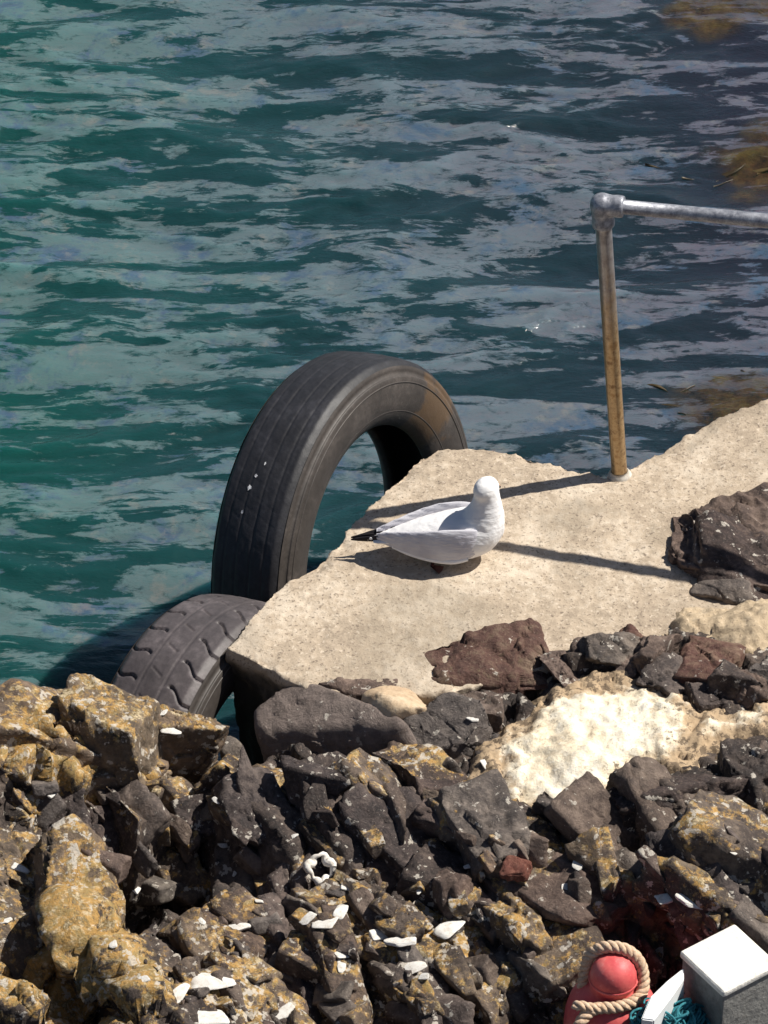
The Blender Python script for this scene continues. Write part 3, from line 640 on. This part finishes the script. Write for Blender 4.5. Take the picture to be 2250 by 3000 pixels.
# ------------------------------------------------------------------ handrail
mr = M('weathered pipe'); 
sxp = mr.n('ShaderNodeSeparateXYZ'); mr.l(mr.tc.outputs['Object'], sxp.inputs[0])
rn = mr.noise(10, 6, .7, stretch=(1, 1, .25)); rustm = mr.mask(mr.math('SUBTRACT', mr.math('MULTIPLY', rn, .9), mr.math('MULTIPLY', sxp.outputs[2], .75)), -.12, .22)
pc = mr.ramp(mr.noise(40, 5, .7), [(.35, (.30, .185, .085)), (.5, (.48, .35, .20)), (.65, (.20, .12, .06))])
gc = mr.ramp(mr.noise(50, 5, .7), [(.35, (.24, .23, .24)), (.6, (.40, .39, .40))])
MAT['post'] = mr.out(mr.mix(rustm, gc, pc), .36, mr.bump(mr.noise(70, 4), .3, .002), .5, .65)
mg = M('galvanised pipe'); MAT['rail'] = mg.out(mg.ramp(mg.noise(60, 6, .75, stretch=(1, 1, 1)), [(.33, (.14, .15, .18)), (.5, (.30, .31, .35)), (.68, (.52, .53, .57))]), .5, mg.bump(mg.noise(90, 5), .5, .003), .5, .5)
MAT['fit'] = mg.m
B = at(1815, 1388, 0); HR = 0.762
T = None
# top of the leaning post: where it shows in the photograph, at its height
T = at(1764, 600, HR)
hr = empty('handrail', B); tag(hr, 'rusty pipe post and grey rail at the back of the slab', 'handrail')
Bv, Tv = Vector(B), Vector(T)
dirp = np.array((Tv-Bv).normalized()); rel = T-B
ra = math.radians(-14); rd = np.array([math.cos(ra), math.sin(ra), .045]); rd /= np.linalg.norm(rd)
def seg(p, q, k=12): return np.linspace(p, q, k)
obj('post', mesh_np('post', *tri_fix(*tube(seg(-dirp*.10, rel), .0185, 24))), MAT['post'], hr)
V, F = tube(seg(rel-dirp*.058, rel+dirp*.004, 8), [.0245, .0265, .0265, .025, .025, .027, .0275, .025], 24)
V2, F2 = tube(seg(rel-rd*.012, rel+rd*.050, 8), [.024, .0265, .027, .0255, .0245, .026, .026, .0245], 24)
D_, F_ = ico(4); V3 = D_*.028+rel
me = remesh(*join([tri_fix(V, F), tri_fix(V2, F2), (V3, F_)]), .0028, 3); obj('elbow_fitting', me, MAT['fit'], hr)
obj('rail', mesh_np('rail', *tri_fix(*tube(seg(rel, rel+rd*2.2), .0165, 24))), MAT['rail'], hr)
far_b = rel+rd*2.1; 
obj('post', mesh_np('post', *tri_fix(*tube(seg(far_b, far_b*[1, 1, 0]+[0, 0, -.12]), .0165, 24))), MAT['post'], hr)
V, F = tube(seg(-dirp*.012, dirp*.009, 6), [.030, .030, .029, .027, .024, .020], 24)
mwht = M('old white paint'); MAT['white'] = mwht.out(mwht.ramp(mwht.noise(60, 5), [(.35, (.40, .36, .30)), (.6, (.62, .58, .52))]), .6)
obj('base_collar', mesh_np('base_collar', *tri_fix(V, F)), MAT['white'], hr)

# ------------------------------------------------------------------ gull
def loft(st, seg=28, tilt=None):
    "stations (x, y, z, half width, half height) across x"
    st = np.array(st, float); k = np.arange(len(st)); q = np.linspace(0, len(st)-1, (len(st)-1)*6+1)
    # Catmull-Rom through the stations
    out = []
    for t in q:
        i = int(min(t, len(st)-2)); u = t-i; p0, p1, p2, p3 = st[max(i-1, 0)], st[i], st[i+1], st[min(i+2, len(st)-1)]
        out.append(.5*((2*p1)+(-p0+p2)*u+(2*p0-5*p1+4*p2-p3)*u*u+(-p0+3*p1-3*p2+p3)*u**3))
    s = np.array(out); th = np.linspace(0, 2*np.pi, seg, endpoint=False); hw = np.maximum(s[:, 3], .001); hh = np.maximum(s[:, 4], .001)
    a = np.cos(th)[None]*hw[:, None]; b = np.sin(th)[None]*hh[:, None]
    if tilt is not None:
        c, d = math.cos(tilt), math.sin(tilt); a, b = a*c-b*d, a*d+b*c
    V = np.stack([np.broadcast_to(s[:, 0:1], a.shape), s[:, 1:2]+a, s[:, 2:3]+b], -1).reshape(-1, 3); n = len(s)
    F = grid_faces(n, seg, wrap_m=True); V = np.concatenate([V, [s[0, :3]], [s[-1, :3]]]); j = np.arange(seg); j2 = (j+1) % seg; kk = n*seg
    return V, np.concatenate([F, np.stack([np.full(seg, kk), j2, j, j], -1), np.stack([np.full(seg, kk+1), (n-1)*seg+j, (n-1)*seg+j2, (n-1)*seg+j2], -1)])
def feather_mat(name, base, lo, bumpy=.5):
    m = M(name); s = m.noise(70, 5, .6, stretch=(.35, 1, 1.6)); c = m.ramp(m.noise(14, 4), [(.35, lo), (.6, base)])
    return m.out(m.mix(m.math('MULTIPLY', m.mask(s, .5, .7), .25), c, lo), .75, m.bump(s, bumpy, .004), .25)
MAT['f_white'] = feather_mat('white plumage', (.83, .82, .82), (.74, .73, .74))
MAT['f_grey'] = feather_mat('pale grey wing plumage', (.60, .59, .63), (.48, .47, .52), .8)
MAT['f_black'] = feather_mat('black wing tip', (.018, .014, .018), (.012, .01, .012))
mb = M('bill'); MAT['bill'] = mb.out((.50, .28, .18), .5)
ml = M('leg skin'); MAT['leg'] = ml.out((.10, .035, .03), .5)
me_ = M('eye'); MAT['eye'] = me_.out((.02, .02, .02), .15)
G = empty('gull', at(1300, 1628, 0), (0, 0, math.radians(0))); G.location.z = .004
tag(G, 'white gull with pale grey wings resting on the concrete slab', 'gull')
body = loft([(-.150, 0, .054, .008, .006), (-.125, 0, .054, .022, .015), (-.09, 0, .054, .038, .027), (-.045, 0, .055, .053, .041), (0, 0, .057, .062, .052), (.045, 0, .062, .065, .058), (.085, 0, .072, .059, .060), (.115, 0, .084, .046, .052), (.138, 0, .096, .022, .028)])
HD = np.array([.095, .004, .187])
def ring_tube(pts, rads): return tube(pts, rads, 28)
neck = ring_tube([(.080, 0, .080), (.092, 0, .110), (.097, .001, .138), (.097, .003, .163), (.095, .004, .184)], [.054, .048, .038, .031, .0285])
fy = math.radians(58); fwd = np.array([math.cos(fy), math.sin(fy), -.28]); fwd /= np.linalg.norm(fwd)
sidev = np.cross([0, 0, 1.], fwd); sidev /= np.linalg.norm(sidev); upv = np.cross(fwd, sidev)
D_, F_ = ico(4)
head = (HD + (D_[:, 0:1]*.037)*fwd + (D_[:, 1:2]*.0275)*sidev + (D_[:, 2:3]*.030)*upv, F_)
face = (HD + fwd*.024-upv*.006 + (D_[:, 0:1]*.022)*fwd + (D_[:, 1:2]*.016)*sidev + (D_[:, 2:3]*.017)*upv, F_)
me = remesh(*join([tri_fix(*body), tri_fix(*neck), head, face]), .0034, 9)
V = verts(me); set_verts(me, V + normals(me)*(.0010*fbm(V*[60, 90, 90], 3, 3))[:, None])
obj('body', me, MAT['f_white'], G)
bl = ring_tube([HD+fwd*.036-upv*.007, HD+fwd*.048-upv*.008, HD+fwd*.060-upv*.010, HD+fwd*.068-upv*.014, HD+fwd*.071-upv*.018], [.0062, .0052, .004, .0028, .001])
obj('bill', mesh_np('bill', *tri_fix(*bl)), MAT['bill'], G)
for s in (-1, 1):
    e = HD+fwd*.020+sidev*s*.0225+upv*.008; obj('eye', mesh_np('eye', ico(2)[0]*.0032+e, ico(2)[1]), MAT['eye'], G)
for s in (-1, 1):
    w = loft([(.088, s*.040, .078, .006, .018), (.070, s*.050, .075, .0105, .035), (.035, s*.0555, .070, .0125, .043), (-.01, s*.0535, .066, .0125, .043), (-.055, s*.044, .063, .0115, .036), (-.095, s*.031, .061, .0095, .027), (-.130, s*.018, .060, .007, .018), (-.155, s*.010, .059, .004, .009)], 40, tilt=s*.08)
    V, F = tri_fix(*w)
    # overlapping feather rows: small steps across the wing, running back to the tip
    row_ = (V[:, 2]-.02)/.0125 + V[:, 0]*9; st = (row_ % 1); V[:, 1] += s*.0026*(st-.5)*sstep(.09, .06, V[:, 0])
    wing = obj('wing', mesh_np('wing', V, F), MAT['f_grey'], G)
    # pale trailing edge of the folded wing
    te = loft([(.055, s*.061, .036, .004, .006), (.02, s*.064, .030, .005, .007), (-.03, s*.056, .030, .005, .007), (-.08, s*.042, .036, .004, .006), (-.12, s*.026, .044, .003, .004)], 12, tilt=s*.3)
    obj('trailing_edge', mesh_np('trailing_edge', *tri_fix(*te)), MAT['f_white'], wing)
    for k in range(3):
        y0 = s*(.016-.004*k); f = loft([(-.112, y0, .061-.003*k, .003, .009), (-.145, y0*.8, .058-.003*k, .003, .009), (-.172-.010*k, y0*.6, .055-.003*k, .0025, .006), (-.188-.013*k, y0*.5, .053-.003*k, .001, .002)], 10)
        p = obj('primary_feather', mesh_np('primary_feather', *tri_fix(*f)), MAT['f_black'], wing)
        sp = (ico(2)[0]*[.0045, .0016, .004]+[-.168-.006*k, y0*.62+s*.0022, .056-.003*k], ico(2)[1]); obj('white_spot', mesh_np('white_spot', *sp), MAT['f_white'], p)
    lg = tube([(-.02, s*.030, .022), (-.025, s*.042, .012), (-.028, s*.052, .006)], [.006, .0045, .004], 10); lgo = obj('leg', mesh_np('leg', *tri_fix(*lg)), MAT['leg'], G)
    bm = bmesh.new(); hv = [bm.verts.new(v) for v in [(-.033, s*.050, .006), (-.012, s*.074, .0015), (-.004, s*.062, .0015), (.0, s*.046, .0015), (-.024, s*.046, .006)]]
    bm.faces.new(hv if s < 0 else hv[::-1]); bmesh.ops.solidify(bm, geom=bm.faces[:], thickness=.003); fme = bpy.data.meshes.new('foot'); bm.to_mesh(fme); bm.free(); obj('foot', fme, MAT['leg'], lgo)
tl = loft([(-.10, 0, .054, .030, .010), (-.13, 0, .052, .026, .007), (-.158, 0, .050, .022, .004), (-.163, 0, .050, .018, .002)], 20); obj('tail', mesh_np('tail', *tri_fix(*tl)), MAT['f_white'], G)

# ------------------------------------------------------------------ square post, float, rope, net at the lower right
PZ = .12
A0, A1, A2 = at(1992, 2786, PZ), at(2153, 2704, PZ), at(2110, 2903, PZ)
e1 = A1-A0; side = .14; ang = math.atan2(e1[1], e1[0]); u = np.array([math.cos(ang), math.sin(ang)]); v = np.array([u[1], -u[0]])
ctr = A0[:2]+u*side/2+v*side/2
def rbox(hx, hy, z0, z1, bev, name, segs=3):
    bm = bmesh.new(); bmesh.ops.create_cube(bm, size=1)
    for w in bm.verts: w.co = (w.co.x*2*hx, w.co.y*2*hy, z0+(w.co.z+.5)*(z1-z0))
    bmesh.ops.bevel(bm, geom=bm.edges[:], offset=bev, segments=segs, affect='EDGES', profile=.6)
    me = bpy.data.meshes.new(name); bm.to_mesh(me); bm.free(); return me
sp = empty('square_post', (ctr[0], ctr[1], -.42), (0, 0, ang)); tag(sp, 'square grey post with bright white flat cap on the shore rocks', 'post')
MAT['post_side'] = concrete_mat('weathered grey post', (.26, .255, .24), (.17, .17, .165), (.34, .33, .31), speck=.5)
MAT['cap'] = concrete_mat('white painted cap', (.79, .76, .69), (.66, .60, .50), (.83, .81, .76), dark=(.55, .42, .28), speck=.25)
hs = side/2
obj('shaft', rbox(hs-.004, hs-.004, 0, .42+PZ-.016, .004, 'shaft'), MAT['post_side'], sp)
obj('cap', rbox(hs+.001, hs+.001, .42+PZ-.018, .42+PZ, .0075, 'cap'), MAT['cap'], sp)

mf = M('faded red float'); fn = mf.noise(18, 6, .65); ft = mf.noise(140, 3, .6)
fc = mf.ramp(fn, [(.35, (.58, .075, .085)), (.55, (.70, .13, .125)), (.72, (.74, .24, .22))])
MAT['float'] = mf.out(mf.mix(mf.math('MULTIPLY', mf.mask(ft, .6, .72), .4), fc, (.78, .35, .32)), .5, mf.bump(ft, .25, .002), .4)
FC = at(1797, 2858, .03)                       # middle of the float's dome
fl = empty('red_float', (FC[0], FC[1], FC[2]-.246)); tag(fl, 'faded red plastic fishing float tied with rope beside the square post', 'fishing float')
prof = [(.0005, .294), (.016, .292), (.030, .286), (.040, .275), (.046, .260), (.048, .246), (.047, .232), (.045, .222), (.048, .213), (.060, .205), (.075, .192), (.088, .170), (.095, .14), (.097, .11), (.093, .075), (.082, .045), (.060, .02), (.03, .004), (.0005, 0)]
V, F = lathe(prof[::-1], 64); fo = obj('float_body', mesh_np('float_body', V, F), MAT['float'], fl)
V, F = lathe([(.0488, .236), (.0505, .2375), (.0505, .2405), (.0488, .242)], 48); obj('seam', mesh_np('seam', V, F), MAT['float'], fo)
mrp = M('tan rope'); MAT['rope'] = mrp.out(mrp.ramp(mrp.noise(120, 4, .7, stretch=(1, 1, 1)), [(.3, (.42, .27, .17)), (.5, (.60, .43, .30)), (.7, (.70, .56, .42))]), .9, mrp.bump(mrp.noise(220, 3), .6, .002))
def rope(pts, rad, turns, strands=3):
    "laid rope: strands twisted about a smooth path"
    P = np.array(pts, float); k = np.arange(len(P)); q = np.linspace(0, len(P)-1, (len(P)-1)*18+1); out = []
    for t in q:
        i = int(min(t, len(P)-2)); w = t-i; p0, p1, p2, p3 = P[max(i-1, 0)], P[i], P[i+1], P[min(i+2, len(P)-1)]
        out.append(.5*((2*p1)+(-p0+p2)*w+(2*p0-5*p1+4*p2-p3)*w*w+(-p0+3*p1-3*p2+p3)*w**3))
    C = np.array(out); T = np.gradient(C, axis=0); T /= np.linalg.norm(T, axis=1)[:, None]
    a = np.cross(T[0], [.3, .2, .9]); a /= np.linalg.norm(a); A = []
    for t in T: a = a-t*(a@t); a /= np.linalg.norm(a); A.append(a)
    A = np.array(A); Bn = np.cross(T, A); s = np.concatenate([[0], np.cumsum(np.linalg.norm(np.diff(C, axis=0), axis=1))]); parts = []
    for j in range(strands):
        ph = 2*np.pi*(j/strands+s*turns); parts.append(tri_fix(*tube(C+rad*.52*(np.cos(ph)[:, None]*A+np.sin(ph)[:, None]*Bn), rad*.56, 8)))
    return join(parts)
# loop: from the back left over the dome, down its right side, round the neck in front and away to the lower left
pts = [FC+np.array(p) for p in [(-.060,.02,-.05),(-.054,.030,-.01),(-.046,.030,.028),(-.018,.026,.054),(.020,.021,.054),(.047,.014,.034),(.060,.004,.0),(.058,-.022,-.026),(.036,-.046,-.031),(.002,-.058,-.032),(-.034,-.060,-.033),(-.060,-.074,-.042),(-.080,-.100,-.075),(-.094,-.130,-.13),(-.10,-.15,-.26)]]
ro = obj('rope', mesh_np('rope', *rope(pts, .0125, 24)), MAT['rope']); tag(ro, 'thick twisted tan rope looped around the red float', 'rope')
pts = [FC+np.array(p) for p in [(-.03,-.062,-.030),(-.052,-.066,-.024),(-.070,-.064,-.020),(-.080,-.062,-.026)]]
ro2 = obj('rope_end', mesh_np('rope_end', *rope(pts, .010, 24)), MAT['rope'], ro)

# white plastic slab and teal netting between float and post
mpl = M('white plastic'); MAT['plastic'] = mpl.out(mpl.ramp(mpl.noise(20, 5), [(.35, (.72, .74, .75)), (.6, (.84, .84, .84))]), .45)
q = [at(1878, 2985, .085), at(1905, 2920, .09), at(1955, 2872, .095), at(2003, 2834, .10), at(2004, 2868, .095), at(1968, 2920, .088), at(1915, 2990, .082)]
bm = bmesh.new(); vs = [bm.verts.new(p) for p in q]; f = bm.faces.new(vs); ex = bmesh.ops.extrude_face_region(bm, geom=[f])
bmesh.ops.translate(bm, verts=[g for g in ex['geom'] if isinstance(g, bmesh.types.BMVert)], vec=(.012, .02, -.30)); bmesh.ops.recalc_face_normals(bm, faces=bm.faces[:])
bmesh.ops.bevel(bm, geom=bm.edges[:], offset=.0025, segments=2, affect='EDGES'); pme = bpy.data.meshes.new('plastic_tub'); bm.to_mesh(pme); bm.free()
po = obj('plastic_tub', pme, MAT['plastic']); tag(po, 'white plastic tub edge jammed between red float and square post', 'plastic tub')
mn = M('teal netting'); MAT['net'] = mn.out(mn.ramp(mn.noise(60, 4), [(.3, (.01, .08, .11)), (.55, (.03, .19, .23)), (.75, (.07, .32, .36))]), .8)
parts = []; rg_ = np.random.default_rng(8); c0 = at(1965, 3010, .0)
for i in range(130):
    a0, rr0 = rg_.uniform(0, 6.28), rg_.uniform(.02, .085); tt = np.linspace(a0, a0+rg_.uniform(2, 5), 26)
    w = rg_.normal(size=(5,)); P = np.stack([rr0*np.cos(tt)*1.0+.012*np.sin(tt*3+w[0]), rr0*.9*np.sin(tt)+.012*np.cos(tt*2+w[1]), (.085-rr0)*.9-.02+.014*np.sin(tt*2.3+w[2])+rg_.uniform(-.03, .02)], -1)+c0
    parts.append(tri_fix(*tube(P, rg_.uniform(.002, .0036), 6)))
core = (ico(4)[0]*[.08, .08, .20]*(1+.12*fbm(ico(4)[0]*4, 3, 3))[:, None]+c0-[0, 0, .16], ico(4)[1]); parts.append(core)
no = obj('net_bundle', mesh_np('net_bundle', *join(parts)), MAT['net']); tag(no, 'bundle of teal fishing net beside the square post', 'fishing net')

# ------------------------------------------------------------------ seaweed at the water's edge on the right
mk = M('brown seaweed'); MAT['weed'] = mk.out(mk.ramp(mk.noise(14, 5), [(.3, (.02, .015, .009)), (.5, (.055, .038, .015)), (.7, (.10, .07, .024))]), .4, mk.bump(mk.noise(60, 4), .5, .004), .5)
def weed(px, py, rx, ry, n, seed, label):
    r_ = np.random.default_rng(seed); c = at(px, py, WZ); parts = []
    for i in range(n):
        a = r_.uniform(0, 6.28); d = r_.uniform(0, 1)**.7; p = c+[math.cos(a)*d*rx, math.sin(a)*d*ry, 0]
        L_ = r_.uniform(.12, .34); h = r_.uniform(-.9, .9)+(0 if r_.random() < .5 else math.pi); k = 16; t = np.linspace(0, 1, k)
        bend = r_.uniform(-1.2, 1.2); ang_ = h+bend*t+.3*np.sin(t*7+seed); w = r_.uniform(.003, .007)*np.sin(np.pi*np.clip(t*.9+.08, 0, 1))
        X_ = p[0]+np.cumsum(np.cos(ang_))*L_/k; Y_ = p[1]+np.cumsum(np.sin(ang_))*L_/k; Z_ = WZ+.022+r_.uniform(-.02, .02)+.012*np.sin(t*6+i)
        nx, ny = -np.sin(ang_), np.cos(ang_)
        V = np.concatenate([np.stack([X_+nx*w*s_, Y_+ny*w*s_, Z_+.004*s_*np.sin(t*9+i)], -1) for s_ in (-1, 1)])
        V = np.concatenate([V, V-[0, 0, .003]]); j = np.arange(k-1)
        F = np.concatenate([np.stack([j, j+1, j+k+1, j+k], -1), np.stack([j+2*k, j+3*k, j+3*k+1, j+2*k+1], -1), np.stack([j, j+2*k, j+2*k+1, j+1], -1), np.stack([j+k, j+k+1, j+3*k+1, j+3*k], -1)])
        parts.append((V, F))
    o = obj('seaweed_clump', mesh_np('seaweed_clump', *join(parts)), MAT['weed']); tag(o, label, 'seaweed', 'seaweed clumps at the surface')
weed(2230, 1230, .22, .16, 90, 1, 'ochre brown seaweed floating just behind the concrete ledge')
weed(2290, 500, .16, .12, 60, 2, 'brown seaweed patch drifting in the water behind the grey rail')
weed(2230, 15, .22, .14, 70, 3, 'yellow brown seaweed patch far out in the water beyond the rail')
